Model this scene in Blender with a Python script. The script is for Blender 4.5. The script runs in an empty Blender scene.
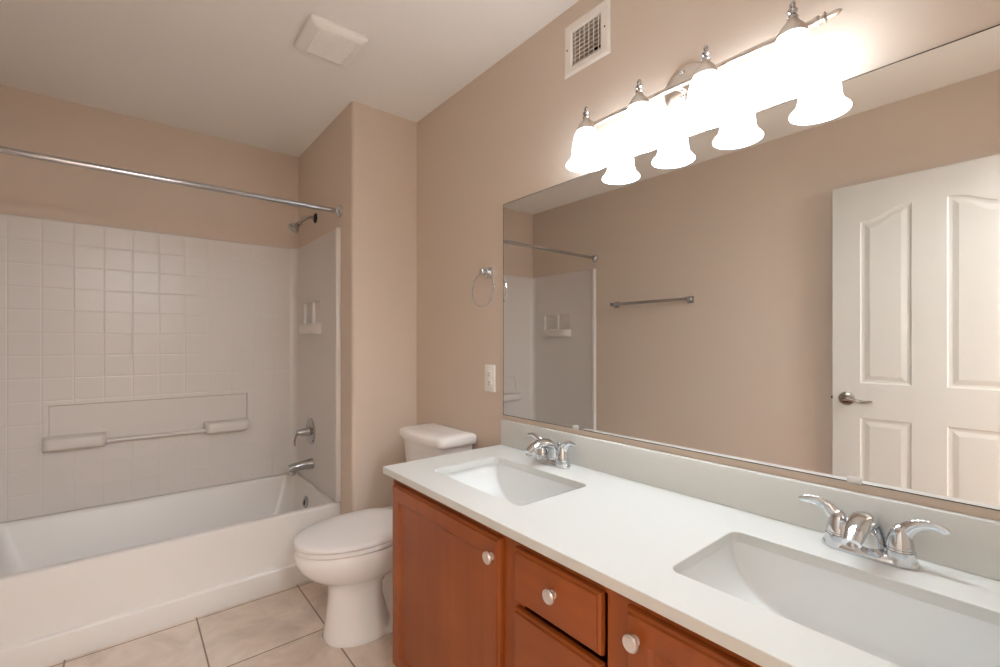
import bpy, bmesh, math, random
from mathutils import Vector, Matrix
random.seed(7)
PI = math.pi
S = bpy.context.scene
C = S.collection

# ------------------------------------------------------------------ camera, world, exposure
EYE = 1.231
cam_data = bpy.data.cameras.new('camera')
cam = bpy.data.objects.new('camera', cam_data)
C.objects.link(cam)
cam.location = (0, 0, EYE)
cam.rotation_euler = (PI / 2, 0, -math.radians(39.5))
cam_data.sensor_fit = 'HORIZONTAL'
cam_data.sensor_width = 36.0
cam_data.lens = 36.0 * 454.3 / 1000.0
cam_data.shift_y = 0.008
cam_data.clip_start = 0.02
S.camera = cam
S.view_settings.view_transform = 'Standard'
S.view_settings.look = 'None'
S.view_settings.gamma = 1.0
S.view_settings.use_curve_mapping = False
S.view_settings.exposure = 0.56
S.cycles.max_bounces = 14
S.cycles.diffuse_bounces = 7
S.cycles.glossy_bounces = 6
S.cycles.blur_glossy = 0.5
S.cycles.sample_clamp_indirect = 6.0

w = bpy.data.worlds.new('world')
S.world = w
w.use_nodes = True
w.node_tree.nodes['Background'].inputs['Color'].default_value = (0.9, 0.95, 1.0, 1)
w.node_tree.nodes['Background'].inputs['Strength'].default_value = 0.15

SHADE_EMIT = 7.2
BULB_EMIT = 120.0
# two unseen fill lights added in the hall, shining through the doorway behind the camera
for i, (hy, hx, watt) in enumerate(((-1.7, 0.10, 50.0), (-0.95, 0.12, 48.0))):
    hl = bpy.data.lights.new('hall_fill_light', 'POINT')
    hl.energy = watt
    hl.color = (0.83, 0.92, 1.0)
    hl.shadow_soft_size = 0.3
    hlo = bpy.data.objects.new('hall_fill_light', hl)
    C.objects.link(hlo)
    hlo.location = (hx, hy, 2.22)

# ------------------------------------------------------------------ materials
def srgb(r, g, b):
    f = lambda c: (c / 255 / 12.92) if c / 255 <= 0.04045 else ((c / 255 + 0.055) / 1.055) ** 2.4
    return (f(r), f(g), f(b), 1)

def mat(name, col, rough=0.5, metal=0.0, spec=0.5, bump=None, noise=None, coat=0.0, tint=None):
    """bump=(scale, strength, distance); noise=(scale, amount) mottles the colour a little."""
    m = bpy.data.materials.new(name)
    m.use_nodes = True
    nt = m.node_tree
    b = nt.nodes['Principled BSDF']
    b.inputs['Base Color'].default_value = col
    b.inputs['Roughness'].default_value = rough
    b.inputs['Metallic'].default_value = metal
    b.inputs['Specular IOR Level'].default_value = spec
    b.inputs['Coat Weight'].default_value = coat
    b.inputs['Coat Roughness'].default_value = 0.08
    tc = nt.nodes.new('ShaderNodeTexCoord')
    if noise:
        n = nt.nodes.new('ShaderNodeTexNoise')
        n.inputs['Scale'].default_value = noise[0]
        n.inputs['Detail'].default_value = 4
        nt.links.new(tc.outputs['Object'], n.inputs['Vector'])
        mx = nt.nodes.new('ShaderNodeMix')
        mx.data_type = 'RGBA'
        mx.inputs[6].default_value = [c * (1 - noise[1]) for c in col[:3]] + [1]
        mx.inputs[7].default_value = [min(1, c * (1 + noise[1])) for c in col[:3]] + [1]
        nt.links.new(n.outputs['Fac'], mx.inputs[0])
        nt.links.new(mx.outputs[2], b.inputs['Base Color'])
    if bump:
        n2 = nt.nodes.new('ShaderNodeTexNoise')
        n2.inputs['Scale'].default_value = bump[0]
        n2.inputs['Detail'].default_value = 3
        nt.links.new(tc.outputs['Object'], n2.inputs['Vector'])
        bp = nt.nodes.new('ShaderNodeBump')
        bp.inputs['Strength'].default_value = bump[1]
        bp.inputs['Distance'].default_value = bump[2]
        nt.links.new(n2.outputs['Fac'], bp.inputs['Height'])
        nt.links.new(bp.outputs['Normal'], b.inputs['Normal'])
    return m

def wood_mat(name, axis):
    m = bpy.data.materials.new(name)
    m.use_nodes = True
    nt = m.node_tree
    b = nt.nodes['Principled BSDF']
    b.inputs['Roughness'].default_value = 0.42
    b.inputs['Coat Weight'].default_value = 0.1
    b.inputs['Coat Roughness'].default_value = 0.25
    tc = nt.nodes.new('ShaderNodeTexCoord')
    mp = nt.nodes.new('ShaderNodeMapping')
    sc = [26, 26, 26]
    sc[axis] = 1.6
    mp.inputs['Scale'].default_value = sc
    nt.links.new(tc.outputs['Object'], mp.inputs['Vector'])
    n = nt.nodes.new('ShaderNodeTexNoise')
    n.inputs['Scale'].default_value = 1.0
    n.inputs['Detail'].default_value = 6
    n.inputs['Roughness'].default_value = 0.55
    nt.links.new(mp.outputs['Vector'], n.inputs['Vector'])
    big = nt.nodes.new('ShaderNodeTexNoise')
    big.inputs['Scale'].default_value = 5.0
    big.inputs['Detail'].default_value = 3
    nt.links.new(tc.outputs['Object'], big.inputs['Vector'])
    ad = nt.nodes.new('ShaderNodeMath')
    ad.operation = 'MULTIPLY_ADD'
    ad.inputs[1].default_value = 0.5
    nt.links.new(n.outputs['Fac'], ad.inputs[0])
    ml = nt.nodes.new('ShaderNodeMath')
    ml.operation = 'MULTIPLY'
    ml.inputs[1].default_value = 0.5
    nt.links.new(big.outputs['Fac'], ml.inputs[0])
    nt.links.new(ml.outputs[0], ad.inputs[2])
    cr = nt.nodes.new('ShaderNodeValToRGB')
    e = cr.color_ramp.elements
    e[0].position, e[0].color = 0.30, srgb(134, 63, 15)
    e[1].position, e[1].color = 0.70, srgb(160, 82, 26)
    nt.links.new(ad.outputs[0], cr.inputs['Fac'])
    nt.links.new(cr.outputs['Color'], b.inputs['Base Color'])
    return m

def tile_mat():
    m = bpy.data.materials.new('floor_tile')
    m.use_nodes = True
    nt = m.node_tree
    b = nt.nodes['Principled BSDF']
    b.inputs['Roughness'].default_value = 0.42
    tc = nt.nodes.new('ShaderNodeTexCoord')
    mp = nt.nodes.new('ShaderNodeMapping')
    P = 0.425
    mp.inputs['Location'].default_value = (-0.244 + 10 * P, -1.982 + 10 * P, 0)
    nt.links.new(tc.outputs['Object'], mp.inputs['Vector'])
    br = nt.nodes.new('ShaderNodeTexBrick')
    br.offset = 0.0
    br.squash = 1.0
    br.inputs['Scale'].default_value = 1.0
    br.inputs['Brick Width'].default_value = P
    br.inputs['Row Height'].default_value = P
    br.inputs['Mortar Size'].default_value = 0.0032
    br.inputs['Mortar Smooth'].default_value = 0.1
    br.inputs['Color1'].default_value = srgb(236, 222, 210)
    br.inputs['Color2'].default_value = srgb(230, 215, 202)
    br.inputs['Mortar'].default_value = srgb(150, 128, 112)
    nt.links.new(mp.outputs['Vector'], br.inputs['Vector'])
    n = nt.nodes.new('ShaderNodeTexNoise')
    n.inputs['Scale'].default_value = 4.5
    n.inputs['Detail'].default_value = 6
    n.inputs['Roughness'].default_value = 0.65
    n.inputs['Distortion'].default_value = 0.8
    nt.links.new(tc.outputs['Object'], n.inputs['Vector'])
    cr = nt.nodes.new('ShaderNodeValToRGB')
    cr.color_ramp.elements[0].position, cr.color_ramp.elements[0].color = 0.3, (0.72, 0.68, 0.65, 1)
    cr.color_ramp.elements[1].position, cr.color_ramp.elements[1].color = 0.7, (1.08, 1.06, 1.03, 1)
    nt.links.new(n.outputs['Fac'], cr.inputs['Fac'])
    mx = nt.nodes.new('ShaderNodeMix')
    mx.data_type = 'RGBA'
    mx.blend_type = 'MULTIPLY'
    mx.inputs[0].default_value = 1.0
    nt.links.new(br.outputs['Color'], mx.inputs[6])
    nt.links.new(cr.outputs['Color'], mx.inputs[7])
    nt.links.new(mx.outputs[2], b.inputs['Base Color'])
    iv = nt.nodes.new('ShaderNodeMath')
    iv.operation = 'SUBTRACT'
    iv.inputs[0].default_value = 1.0
    nt.links.new(br.outputs['Fac'], iv.inputs[1])
    bp = nt.nodes.new('ShaderNodeBump')
    bp.inputs['Strength'].default_value = 0.6
    bp.inputs['Distance'].default_value = 0.002
    nt.links.new(iv.outputs[0], bp.inputs['Height'])
    nt.links.new(bp.outputs['Normal'], b.inputs['Normal'])
    return m

def emit_mat(name, col, strength):
    m = bpy.data.materials.new(name)
    m.use_nodes = True
    b = m.node_tree.nodes['Principled BSDF']
    b.inputs['Base Color'].default_value = (0.9, 0.9, 0.88, 1)
    b.inputs['Roughness'].default_value = 0.3
    b.inputs['Emission Color'].default_value = col
    b.inputs['Emission Strength'].default_value = strength
    return m

def brushed(name, col, rough):
    return mat(name, col, rough, 1.0)

M = dict(
    wall=mat('beige_wall_paint', srgb(218, 202, 187), 0.75, bump=(55, 0.25, 0.0025), spec=0.3),
    ceil=mat('ceiling_paint', srgb(246, 243, 239), 0.9, bump=(70, 0.2, 0.002), spec=0.2),
    tile=tile_mat(),
    white_acrylic=mat('white_acrylic', srgb(221, 215, 210), 0.3, bump=(30, 0.03, 0.001)),
    tub=mat('white_tub_enamel', srgb(230, 225, 220), 0.3),
    porcelain=mat('white_porcelain', srgb(243, 240, 238), 0.1, coat=0.3),
    sink=mat('sink_porcelain', srgb(236, 237, 236), 0.12),
    counter=mat('white_solid_surface', srgb(217, 217, 213), 0.28, noise=(220, 0.02)),
    seat=mat('white_plastic', srgb(241, 237, 235), 0.25),
    plastic=mat('cream_white_plastic', srgb(244, 240, 234), 0.4),
    socket=mat('socket_dark', srgb(70, 64, 60), 0.6),
    wood=wood_mat('stained_maple_upright_grain', 2),
    woodh=wood_mat('stained_maple_lying_grain', 1),
    door_nickel=brushed('satin_door_nickel', (0.42, 0.37, 0.33, 1), 0.25),
    toe_brown=mat('dark_toe_board', srgb(70, 36, 18), 0.6),  # darker brown than the cabinet wood
    chrome=brushed('chrome', (0.70, 0.72, 0.745, 1), 0.06),
    chromed=brushed('dark_chrome', (0.52, 0.525, 0.54, 1), 0.17),  # darker and rougher than the plain chrome
    nickel=brushed('brushed_nickel', (0.74, 0.67, 0.61, 1), 0.28),
    knob=mat('satin_nickel_knob', (0.78, 0.73, 0.70, 1), 0.35, 0.8),
    mirror=mat('mirror_silver', (0.90, 0.91, 0.90, 1), 0.0, 1.0),
    mirror_edge=mat('mirror_edge', srgb(92, 84, 74), 0.3, 0.5),
    clip=mat('clear_clip', srgb(220, 218, 212), 0.2),
    door=mat('door_paint', srgb(216, 214, 208), 0.4),
    register=mat('register_enamel', srgb(240, 233, 226), 0.4),
    duct=mat('duct_shade_black', srgb(12, 11, 11), 0.9, spec=0.1),  # near black: the shade inside the duct is put into its colour
    shade=emit_mat('lit_opal_glass', (0.83, 0.92, 1.0, 1), SHADE_EMIT),
    bulb=emit_mat('lit_bulb', (0.83, 0.92, 1.0, 1), BULB_EMIT),
    dark=mat('dark_metal', srgb(60, 56, 52), 0.4, 0.8),
)

# ------------------------------------------------------------------ mesh helpers (world coordinates)
def link_mesh(name, bm, m, parent=None, smooth=True, angle=35, origin=None):
    """one mesh object; its vertices are given in world coordinates"""
    bmesh.ops.remove_doubles(bm, verts=bm.verts, dist=1e-6)
    bmesh.ops.recalc_face_normals(bm, faces=bm.faces)
    root = parent
    while root is not None and root.parent is not None:
        root = root.parent
    off = root.location.copy() if root is not None else (Vector(origin) if origin else Vector((0, 0, 0)))
    bmesh.ops.translate(bm, verts=bm.verts, vec=-off)
    me = bpy.data.meshes.new(name)
    bm.to_mesh(me)
    bm.free()
    me.materials.append(m)
    if smooth:
        me.shade_smooth()
        me.set_sharp_from_angle(angle=math.radians(angle))
    o = bpy.data.objects.new(name, me)
    C.objects.link(o)
    if parent is not None:
        o.parent = parent
    elif origin:
        o.location = off
    return o

def box(bm, x0, x1, y0, y1, z0, z1, bev=0.0, seg=2):
    t = bmesh.new()
    bmesh.ops.create_cube(t, size=1)
    bmesh.ops.scale(t, verts=t.verts, vec=(x1 - x0, y1 - y0, z1 - z0))
    bmesh.ops.translate(t, verts=t.verts, vec=((x0 + x1) / 2, (y0 + y1) / 2, (z0 + z1) / 2))
    if bev:
        bmesh.ops.bevel(t, geom=list(t.edges), offset=bev, segments=seg, profile=0.5, affect='EDGES')
    add(bm, t)

def add(bm, t, mtx=None):
    if mtx is not None:
        bmesh.ops.transform(t, matrix=mtx, verts=t.verts)
    vm = {v: bm.verts.new(v.co) for v in t.verts}
    for f in t.faces:
        try:
            bm.faces.new([vm[v] for v in f.verts])
        except ValueError:
            pass
    t.free()

def loft(bm, rings, cap=True, closed=True):
    """rings of points, joined by quads"""
    rs = [[bm.verts.new(p) for p in r] for r in rings]
    n = len(rs[0])
    for a, b in zip(rs[:-1], rs[1:]):
        for i in range(n if closed else n - 1):
            j = (i + 1) % n
            bm.faces.new((a[i], a[j], b[j], b[i]))
    if cap and closed:
        bm.faces.new(rs[0][::-1])
        bm.faces.new(rs[-1])
    return rs

def lathe(bm, prof, centre, axis=(0, 0, 1), n=32, cap=True):
    """prof: (radius, height along axis)"""
    ax = Vector(axis).normalized()
    q = Vector((0, 0, 1)).rotation_difference(ax)
    c = Vector(centre)
    rings = []
    for r, h in prof:
        r = max(r, 1e-5)
        rings.append([c + q @ Vector((r * math.cos(2 * PI * i / n), r * math.sin(2 * PI * i / n), h)) for i in range(n)])
    loft(bm, rings, cap)

def tube(bm, pts, rad, n=16, cap=True, flat=None):
    """swept circle (or ellipse: flat scales the second axis) along points; rad a number or a list"""
    pts = [Vector(p) for p in pts]
    k = len(pts)
    rad = [rad] * k if not isinstance(rad, (list, tuple)) else rad
    flat = [1.0] * k if flat is None else ([flat] * k if not isinstance(flat, (list, tuple)) else flat)
    tang = []
    for i in range(k):
        a = pts[max(0, i - 1)]
        b = pts[min(k - 1, i + 1)]
        tang.append((b - a).normalized())
    up = Vector((0, 0, 1))
    if abs(tang[0].dot(up)) > 0.95:
        up = Vector((1, 0, 0)) if abs(tang[0].x) < 0.9 else Vector((0, 1, 0))
    nrm = (up - tang[0] * up.dot(tang[0])).normalized()
    rings = []
    for i in range(k):
        nrm = (nrm - tang[i] * nrm.dot(tang[i])).normalized()
        bi = tang[i].cross(nrm)
        rings.append([pts[i] + (nrm * math.cos(2 * PI * j / n) * flat[i] + bi * math.sin(2 * PI * j / n)) * rad[i] for j in range(n)])
    loft(bm, rings, cap)

def smooth_pts(pts, sub=6):
    """Catmull-Rom through points (tuples of any length)"""
    out = []
    P = [pts[0]] + list(pts) + [pts[-1]]
    for i in range(1, len(P) - 2):
        p0, p1, p2, p3 = P[i - 1], P[i], P[i + 1], P[i + 2]
        for s in range(sub):
            t = s / sub
            out.append(tuple(0.5 * (2 * b + (c - a) * t + (2 * a - 5 * b + 4 * c - d) * t * t + (3 * b - a - 3 * c + d) * t ** 3)
                             for a, b, c, d in zip(p0, p1, p2, p3)))
    out.append(tuple(pts[-1]))
    return out

def superellipse(cx, cy, a, b, p=2.0, n=40):
    r = []
    for i in range(n):
        t = 2 * PI * i / n
        c, s = math.cos(t), math.sin(t)
        r.append((cx + a * math.copysign(abs(c) ** (2 / p), c), cy + b * math.copysign(abs(s) ** (2 / p), s)))
    return r

def rrect(x0, x1, y0, y1, r, seg=5):
    out = []
    for cx, cy, a0 in ((x1 - r, y1 - r, 0), (x0 + r, y1 - r, 90), (x0 + r, y0 + r, 180), (x1 - r, y0 + r, 270)):
        for k in range(seg + 1):
            a = math.radians(a0 + 90 * k / seg)
            out.append((cx + r * math.cos(a), cy + r * math.sin(a)))
    return out

def flat_poly(bm, loops, place):
    """fill a 2D outline with holes; place(u, v) -> 3D point; returns the faces"""
    edges = []
    for lp in loops:
        vs = [bm.verts.new(place(*p)) for p in lp]
        for i in range(len(vs)):
            edges.append(bm.edges.new((vs[i], vs[(i + 1) % len(vs)])))
    res = bmesh.ops.triangle_fill(bm, edges=edges, use_beauty=True)
    return [g for g in res['geom'] if isinstance(g, bmesh.types.BMFace)]

def plate(bm, loops, place, d):
    """an outline with holes given thickness by the vector d"""
    t = bmesh.new()
    fs = flat_poly(t, loops, place)
    r = bmesh.ops.extrude_face_region(t, geom=fs)
    bmesh.ops.translate(t, verts=[v for v in r['geom'] if isinstance(v, bmesh.types.BMVert)], vec=d)
    add(bm, t)

def inset(poly, d):
    """move a counter-clockwise outline inward by d"""
    n = len(poly)
    out = []
    for i in range(n):
        p0, p1, p2 = Vector(poly[i - 1]), Vector(poly[i]), Vector(poly[(i + 1) % n])
        e1, e2 = (p1 - p0).normalized(), (p2 - p1).normalized()
        n1, n2 = Vector((-e1.y, e1.x)), Vector((-e2.y, e2.x))
        b = (n1 + n2)
        b = b / max(0.35, b.dot(n1)) if b.length > 1e-6 else n1
        out.append((p1.x + b.x * d, p1.y + b.y * d))
    return out

def tag(o, label=None, cat=None, group=None, kind=None):
    if label:
        o['label'] = label
    if cat:
        o['category'] = cat
    if group:
        o['group'] = group
    if kind:
        o['kind'] = kind
    return o

def thing(name, loc, label, cat, group=None):
    o = bpy.data.objects.new(name, None)
    o.empty_display_size = 0.05
    C.objects.link(o)
    o.location = loc
    return tag(o, label, cat, group)

def copy_tree(o, offset=None, parent=None):
    c = o.copy()
    C.objects.link(c)
    if parent is not None:
        c.parent = parent
    for ch in list(o.children):
        copy_tree(ch, None, c)
    if offset is not None:
        c.location = o.location + Vector(offset)
    return c

def struct(name, bm, m, label=None, cat=None, smooth=False):
    o = link_mesh(name, bm, m, None, smooth)
    return tag(o, label, cat, None, 'structure')

# ------------------------------------------------------------------ room dimensions
XR = 1.27          # mirror wall
XL = -0.537        # wall with the towel bar and the opened door
YE = 2.282         # toilet end wall (front of the partition)
XP = 0.898         # plumbing side of the partition
YB = 3.215         # wall behind the bathtub
YF = -0.15         # wall with the doorway, just behind the camera
ZC = 2.468         # ceiling
YT = 2.43          # front of the bathtub

bm = bmesh.new(); box(bm, XL - 0.12, XR + 0.12, -2.6, YB + 0.12, -0.1, 0)
struct('floor', bm, M['tile'], 'beige square tiled floor with brown grout', 'floor')
bm = bmesh.new(); box(bm, XL - 0.12, XR + 0.12, -2.6, YB + 0.12, ZC, ZC + 0.1)
struct('ceiling', bm, M['ceil'], 'plain off white ceiling over the bathroom', 'ceiling')
# mirror wall with the register's duct opening
VY0, VY1, VZ0, VZ1 = 0.950, 1.158, 2.211, 2.402
gy0, gy1, gz0, gz1 = 0.990, 1.117, 2.242, 2.364
bm = bmesh.new()
plate(bm, [[(YF - 0.12, 0), (YB + 0.12, 0), (YB + 0.12, ZC), (YF - 0.12, ZC)], [(gy0, gz0), (gy1, gz0), (gy1, gz1), (gy0, gz1)]],
      lambda a, b: (XR, a, b), (0.12, 0, 0))
struct('wall_right', bm, M['wall'], 'beige wall behind the long mirror and toilet tank', 'wall')
bm = bmesh.new(); box(bm, XL, XR, YB, YB + 0.12, 0, ZC)
struct('wall_back', bm, M['wall'], 'beige wall above the bathtub surround', 'wall')
bm = bmesh.new(); box(bm, XL - 0.12, XL, -2.6, YB + 0.12, 0, ZC)
struct('wall_left', bm, M['wall'], 'beige wall with the towel bar, seen in the mirror', 'wall')
# partition with a rounded corner
bm = bmesh.new()
r = 0.018
out = [(XR, YE), (XR, YB), (XP, YB)] + [(XP + r - r * math.cos(a), YE + r - r * math.sin(a)) for a in [PI / 2 * k / 6 for k in range(7)]]
loft(bm, [[(x, y, 0) for x, y in out], [(x, y, ZC) for x, y in out]])
struct('wall_end', bm, M['wall'], 'beige stub wall between the toilet and the bathtub', 'wall', True)
# doorway wall behind the camera
DY0, DX0, DX1, DZ = YF, -0.47, 0.32, 2.08
bm = bmesh.new()
plate(bm, [[(XL, 0), (DX0, 0), (DX0, DZ), (DX1, DZ), (DX1, 0), (XR, 0), (XR, ZC), (XL, ZC)]], lambda a, b: (a, YF, b), (0, -0.12, 0))
struct('wall_front', bm, M['wall'], 'beige wall around the doorway the view is taken from', 'wall')
bm = bmesh.new(); box(bm, XL - 0.12, XR + 0.12, -2.72, -2.6, 0, ZC)
struct('wall_hall', bm, M['wall'], 'beige hall wall beyond the doorway', 'wall')
bm = bmesh.new(); box(bm, XR, XR + 0.12, -2.6, YF - 0.12, 0, ZC)
struct('wall_hallside', bm, M['wall'], 'beige hall side wall beyond the doorway', 'wall')
# door casing round the doorway
bm = bmesh.new()
plate(bm, [[(DX0 - 0.055, 0), (DX0, 0), (DX0, DZ), (DX1, DZ), (DX1, 0), (DX1 + 0.055, 0), (DX1 + 0.055, DZ + 0.055), (DX0 - 0.055, DZ + 0.055)]],
      lambda a, b: (a, YF, b), (0, 0.014, 0))
struct('trim_1', bm, M['door'], 'white casing round the doorway', 'trim')

# ------------------------------------------------------------------ bathtub
t = thing('bathtub', (0.18, YT, 0), 'white alcove bathtub with a plain apron at the far end of the room', 'bathtub')
X0, X1 = XL + 0.003, XP - 0.003
YBT = YB - 0.004
ZR = 0.362
bm = bmesh.new()
# apron profile swept along x (y, z), outer face then rim
prof = [(YT - 0.004, 0.0), (YT - 0.006, 0.004), (YT - 0.006, 0.100), (YT - 0.002, 0.106), (YT + 0.010, 0.110), (YT + 0.012, 0.30),
        (YT + 0.010, ZR - 0.02), (YT + 0.012, ZR - 0.009), (YT + 0.019, ZR - 0.002), (YT + 0.028, ZR)]
loft(bm, [[(x, a, b) for a, b in prof] for x in (X0, X1)], cap=False, closed=False)
# deck and basin as one loft of rings
ri = rrect(X0, X1, YT + 0.028, YBT, 0.0005, 7)
def ring(x0, x1, y0, y1, rr, z): return [(a, b, z) for a, b in rrect(x0, x1, y0, y1, rr, 7)]
rings = [ring(X0, X1, YT + 0.028, YBT, 0.0005, ZR),
         ring(X0 + 0.028, X1 - 0.030, YT + 0.040, YBT - 0.022, 0.05, ZR + 0.0005),
         ring(X0 + 0.034, X1 - 0.036, YT + 0.048, YBT - 0.028, 0.055, ZR - 0.005),
         ring(X0 + 0.040, X1 - 0.041, YT + 0.056, YBT - 0.033, 0.06, ZR - 0.020),
         ring(X0 + 0.062, X1 - 0.070, YT + 0.095, YBT - 0.065, 0.10, 0.15),
         ring(X0 + 0.088, X1 - 0.095, YT + 0.125, YBT - 0.090, 0.13, 0.08),
         ring(X0 + 0.15, X1 - 0.15, YT + 0.18, YBT - 0.145, 0.13, 0.055),
         ring(X0 + 0.45, X1 - 0.35, YT + 0.33, YBT - 0.31, 0.06, 0.05)]
rs = loft(bm, rings, cap=False)
bm.faces.new(rs[-1])
link_mesh('tub_shell', bm, M['tub'], t, angle=32)
bm = bmesh.new()
oc = Vector((X1 - 0.0540, 2.86, 0.262))
ax = Vector((-1, 0, 0.12)).normalized()
lathe(bm, [(0.034, -0.004), (0.036, 0.004), (0.033, 0.009), (0.0, 0.012)], oc, ax, 28)
o = link_mesh('overflow_plate', bm, M['chromed'], t); o['label'] = 'round chrome overflow plate'
bm = bmesh.new(); tube(bm, [oc + ax * 0.009 + Vector((0, 0, 0.016)), oc + ax * 0.016, oc + ax * 0.014 - Vector((0, 0, 0.02))], [0.005, 0.006, 0.005], 10)
link_mesh('overflow_lever', bm, M['chromed'], o)
bm = bmesh.new(); lathe(bm, [(0.036, 0), (0.036, 0.003), (0.028, 0.006), (0.0, 0.005)], (X1 - 0.33, 2.83, 0.05), (0, 0, 1), 28)
link_mesh('tub_drain', bm, M['chromed'], t)

# ------------------------------------------------------------------ tub surround
t = thing('tub_surround', (0.18, YB, ZR), 'white moulded wall surround above the bathtub with tile pattern and built-in ledges', 'shower surround')
ZS0, ZS1 = ZR + 0.002, 1.845
YP = YB - 0.020     # face of the back panel
RX0, RX1, RZ0, RZ1 = -0.293, 0.583, 0.715, 0.902   # recessed field between the ledges
gx = [-0.44 + 0.1175 * k for k in range(-1, 12)]
gz = [1.727 - 0.1135 * k for k in range(13)]
def lines(g, lo, hi, extra):
    s = {lo, hi}
    for c in g:
        for d in (-0.005, -0.002, 0.0, 0.002, 0.005):
            if lo < c + d < hi:
                s.add(round(c + d, 5))
    for e in extra:
        for d in (-0.006, -0.001):
            s.add(round(e + d, 5))
    return sorted(s)
cx0, cx1 = X0 + 0.06, X1 - 0.06
xs = lines(gx, cx0, cx1, (RX0, RX1 + 0.007))
zs = lines(gz, ZS0, ZS1 - 0.012, (RZ0, RZ1 + 0.007))
def near(v, g):
    return min(abs(v - c) for c in g)
def depth(x, z):
    if RX0 - 0.0005 <= x + 0.001 and x <= RX1 + 0.0015 and RZ0 - 0.0005 <= z + 0.001 and z <= RZ1 + 0.0015:
        return 0.013
    d = max(0.0, 0.0008 - 0.00021 * (min(near(x, gx), near(z, gz)) / 0.0015) ** 2) if min(near(x, gx), near(z, gz)) < 0.0045 else 0.0
    return d
bm = bmesh.new()
grid = [[bm.verts.new((x, YP + depth(x, z), z)) for x in xs] for z in zs]
for a, b in zip(grid[:-1], grid[1:]):
    for i in range(len(xs) - 1):
        bm.faces.new((a[i], a[i + 1], b[i + 1], b[i]))
# top lip and thickness
for i in range(len(xs) - 1):
    a, b = grid[-1][i], grid[-1][i + 1]
    c = [bm.verts.new((v.co.x, y, z)) for y, z in ((YP, ZS1 - 0.006), (YP + 0.004, ZS1), (YB - 0.001, ZS1)) for v in (a, b)]
    bm.faces.new((a, b, c[1], c[0])); bm.faces.new((c[0], c[1], c[3], c[2])); bm.faces.new((c[2], c[3], c[5], c[4]))
link_mesh('back_panel', bm, M['white_acrylic'], t, angle=5)

NICHE = (2.715, 3.045)      # along the wall
def side_panel(sgn, xw):
    """moulded side panel standing on wall x = xw, its face turned towards sgn; cove corner to the back panel"""
    face = xw + sgn * 0.018
    prof = [(xw + sgn * 0.001, YT + 0.012), (xw + sgn * 0.012, YT + 0.012), (xw + sgn * 0.022, YT + 0.016), (xw + sgn * 0.026, YT + 0.024),
            (xw + sgn * 0.026, YT + 0.038), (xw + sgn * 0.020, YT + 0.048), (face, YT + 0.06), (face, YP - 0.05)]
    xc = cx1 if sgn < 0 else cx0
    rr_x, rr_y = abs(xc - face), 0.05
    for k in range(1, 9):
        a = PI / 2 * k / 8
        prof.append((face + sgn * rr_x * (1 - math.cos(a)), YP - 0.05 + rr_y * math.sin(a)))
    zz = [(ZS0, 0), (ZS1 - 0.008, 0), (ZS1 - 0.002, 0.3), (ZS1, 1)]
    b = bmesh.new()
    rows = []
    for z, k in zz:
        rows.append([(x - sgn * 0.006 * k if 0 < i < 9 else x, y + (0.004 * k if i > 7 else 0), z) for i, (x, y) in enumerate(prof)])
    rs = loft(b, rows, cap=False, closed=False)
    va, vb = rs[0][6], rs[1][7]
    for f in list(b.faces):
        if va in f.verts and vb in f.verts:
            b.faces.remove(f)
    zs0, zs1 = 1.335, 1.475
    ya, yb = NICHE
    ym = (ya + yb) / 2
    holes = [rrect(ya + 0.008, ym - 0.014, zs0 + 0.004, zs1, 0.008, 3), rrect(ym + 0.014, yb - 0.008, zs0 + 0.004, zs1, 0.008, 3)]
    (y6, y7) = (prof[6][1], prof[7][1])
    flat_poly(b, [[(y6, ZS0), (y7, ZS0), (y7, ZS1 - 0.008), (y6, ZS1 - 0.008)]] + holes, lambda u, v: (face, u, v))
    for h in holes:
        q = loft(b, [[(face, u, v) for u, v in h], [(xw + sgn * 0.004, u, v) for u, v in inset(h, 0.003)], [(xw + sgn * 0.002, u, v) for u, v in inset(h, 0.006)]], cap=False)
        b.faces.new(q[-1])
    back = [(xw + sgn * 0.001, YT + 0.012), (xw + sgn * 0.001, YB - 0.001), (xc, YB - 0.001)]
    top = [b.verts.new((x, y, ZS1)) for x, y in back[1:]]
    b.faces.new(rs[-1] + top[::-1])
    return link_mesh('side_panel', b, M['white_acrylic'], t, angle=40)
side_r = side_panel(-1, XP)
side_l = side_panel(1, XL)

def ledge(x0, x1, z0, z1, d, taper):
    """rounded box ledge on the back panel, one end tapering into the panel"""
    b = bmesh.new()
    rings = []
    rad = 0.035
    ss = [rad * (1 - math.cos(PI / 2 * k / 6)) for k in range(7)]
    stations = [x0 + q for q in ss] + [x1 - q for q in ss[::-1]]
    for x in stations:
        e = min(1.0, min(x - x0, x1 - x) / rad)
        f = 0.45 + 0.55 * math.sqrt(max(0.0, 1 - (1 - e) ** 2))
        rings.append([(x, YP - a * f, z0 + (z1 - z0) * c) for a, c in
                      ((-0.012, 0.0), (d * 0.8, 0.0), (d * 0.95, 0.05), (d * 0.99, 0.15), (d, 0.70), (d * 0.97, 0.86), (d * 0.90, 0.96), (d * 0.75, 1.0), (-0.012, 1.0))])
    loft(b, rings)
    return link_mesh('soap_ledge', b, M['white_acrylic'], t, angle=50)
ledge(-0.318, -0.075, 0.690, 0.752, 0.075, 0)
ledge(0.360, 0.592, 0.690, 0.752, 0.075, 0)
bm = bmesh.new()
tube(bm, [(-0.09, YP - 0.035, 0.708), (0.375, YP - 0.035, 0.708)], 0.010, 14)
link_mesh('grab_bar', bm, M['white_acrylic'], t)

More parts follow.
